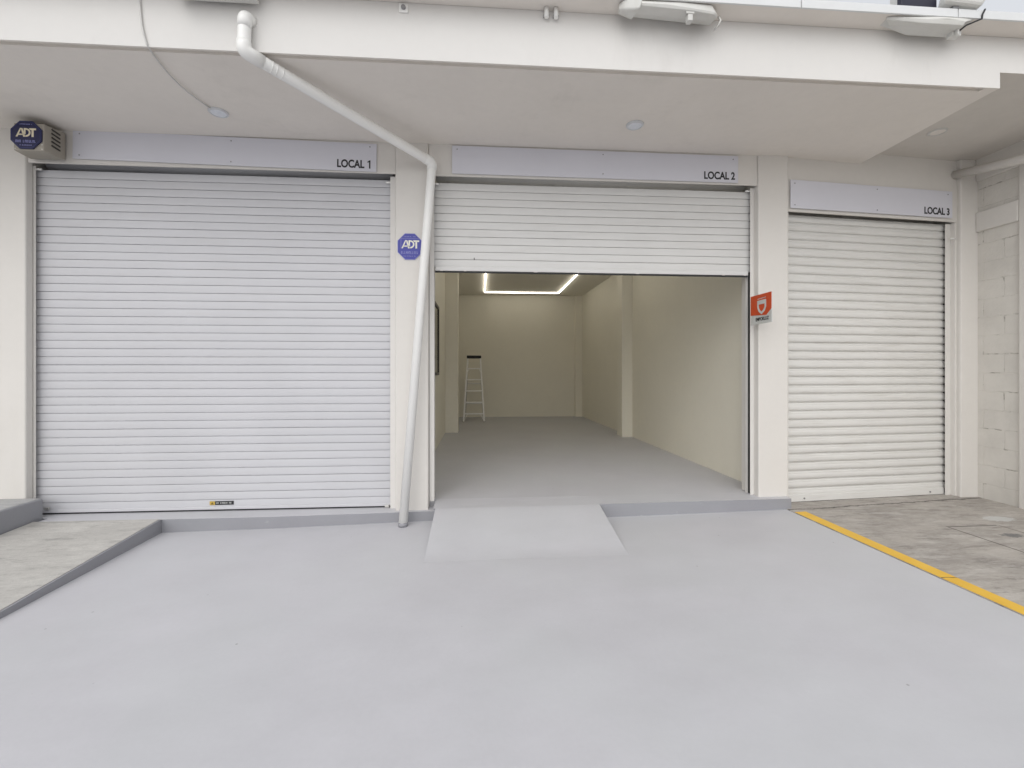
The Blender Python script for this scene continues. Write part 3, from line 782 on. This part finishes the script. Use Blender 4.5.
# fittings standing on the roof edge
nb = thing('roof_panel', (3.3, -1.30, ZF+.055), 'dark navy panel standing on the roof edge near the third unit', 'panel')
obj('panel', B((-.125, .165, 0, .035, .03, .42)), M['navy'], nb, .004)
obj('stand', B((-.10, -.07, .0355, .12, .006, .20), (.10, .13, .0355, .12, .006, .20)), M['alu'], nb)
rl = thing('roof_lamp', (3.52, -1.30, ZF+.055), 'rounded white lamp housing on the roof edge beside the navy panel', 'lamp')
bm = bmesh.new(); hexa(bm, [(-.10, -.10, .03), (.20, -.10, .012), (.22, -.02, .012), (-.08, -.02, .03), (-.05, -.12, .16), (.30, -.12, .16), (.30, -.02, .16), (-.05, -.02, .16)])
obj('housing', bm, M['shell'], rl, .02)
obj('arm', B((.0, .05, -.07, -.03, .004, .035)), M['screw'], rl)

# dark hanging plate, clip and conduit stubs along the fascia
hp = obj('hanging_plate', B((-2.06, -1.53, -1.37, -1.235, 3.957, 3.977), (-2.06, -1.53, -1.30, -1.28, 3.9775, ZF-.001)), M['shell'], None, .004)
tag(hp, 'beige shelf plate hanging under the roof edge above the drainpipe', 'plate')
cl = thing('cable_clip', (-.545, FY, 4.012), 'small square white fixing on the fascia right of the drainpipe', 'fixing')
obj('base_plate', B((-.032, .032, -.010, -.0005, -.032, .032)), M['pvc'], cl, .003)
bm = bmesh.new(); tube(bm, [(0, -.0105, 0), (0, -.022, 0)], .016, 14); obj('screw', bm, M['screw'], cl)
for x, lab in ((.485, 'thin pipe stub nearer the drainpipe, under the roof edge'), (.555, 'thin pipe stub nearer the long lamp cover, under the roof edge')):
    t = thing('pipe_stub', (x, FY-.03, 4.02), lab, 'pipe', 'pair of pipe stubs under the roof edge')
    bm = bmesh.new(); tube(bm, [(0, 0, .034), (0, 0, -.035)], .017, 12); obj('pipe', bm, M['pvc'], t)
    obj('collar', B((-.02, .02, .0, .028, -.02, -.012)), M['screw'], t)

# ------------------------------------------------------------------ light, sky, camera
EL, AZ = 40.0, 200.0            # soft high overcast glow from behind the camera
wd = bpy.data.worlds.new('World'); sc.world = wd; wd.use_nodes = True
nt = wd.node_tree; bg = nt.nodes['Background']
sky = nt.nodes.new('ShaderNodeTexSky'); sky.sky_type = 'NISHITA'; sky.sun_disc = False
sky.sun_elevation = R(EL); sky.sun_rotation = R(AZ); sky.air_density = 1.0; sky.dust_density = 3.0; sky.ozone_density = 1.0
hs_ = nt.nodes.new('ShaderNodeHueSaturation'); hs_.inputs['Saturation'].default_value = .22
nt.links.new(sky.outputs[0], hs_.inputs['Color'])
cloud = nt.nodes.new('ShaderNodeMix'); cloud.data_type = 'RGBA'; cloud.inputs[0].default_value = .55      # even bright cloud cover
cloud.inputs[7].default_value = (5.3, 5.45, 5.7, 1)
nt.links.new(hs_.outputs[0], cloud.inputs[6]); nt.links.new(cloud.outputs[2], bg.inputs['Color'])
bg.inputs['Strength'].default_value = .12
sl = bpy.data.lights.new('sun', 'SUN'); sl.energy = .65; sl.angle = R(90); sl.color = (1, .975, .94)
so = bpy.data.objects.new('sun', sl); COL.objects.link(so)
az = R(AZ)
dirv = Vector((math.sin(az)*math.cos(R(EL)), math.cos(az)*math.cos(R(EL)), math.sin(R(EL))))
so.rotation_euler = dirv.to_track_quat('Z', 'Y').to_euler(); so.location = dirv*20

cam = bpy.data.cameras.new('camera'); co = bpy.data.objects.new('camera', cam); COL.objects.link(co)
co.location = (0, -4.48, 1.41); co.rotation_euler = (R(90), 0, R(-4.1))
cam.sensor_width = 36; cam.lens = 36*450/1024; cam.shift_y = -13/1024
cam.clip_start = .05; cam.clip_end = 500
sc.camera = co
sc.view_settings.view_transform = 'Standard'; sc.view_settings.look = 'None'; sc.view_settings.gamma = 1
sc.view_settings.exposure = 0.56
sc.render.resolution_x = 1024; sc.render.resolution_y = 768
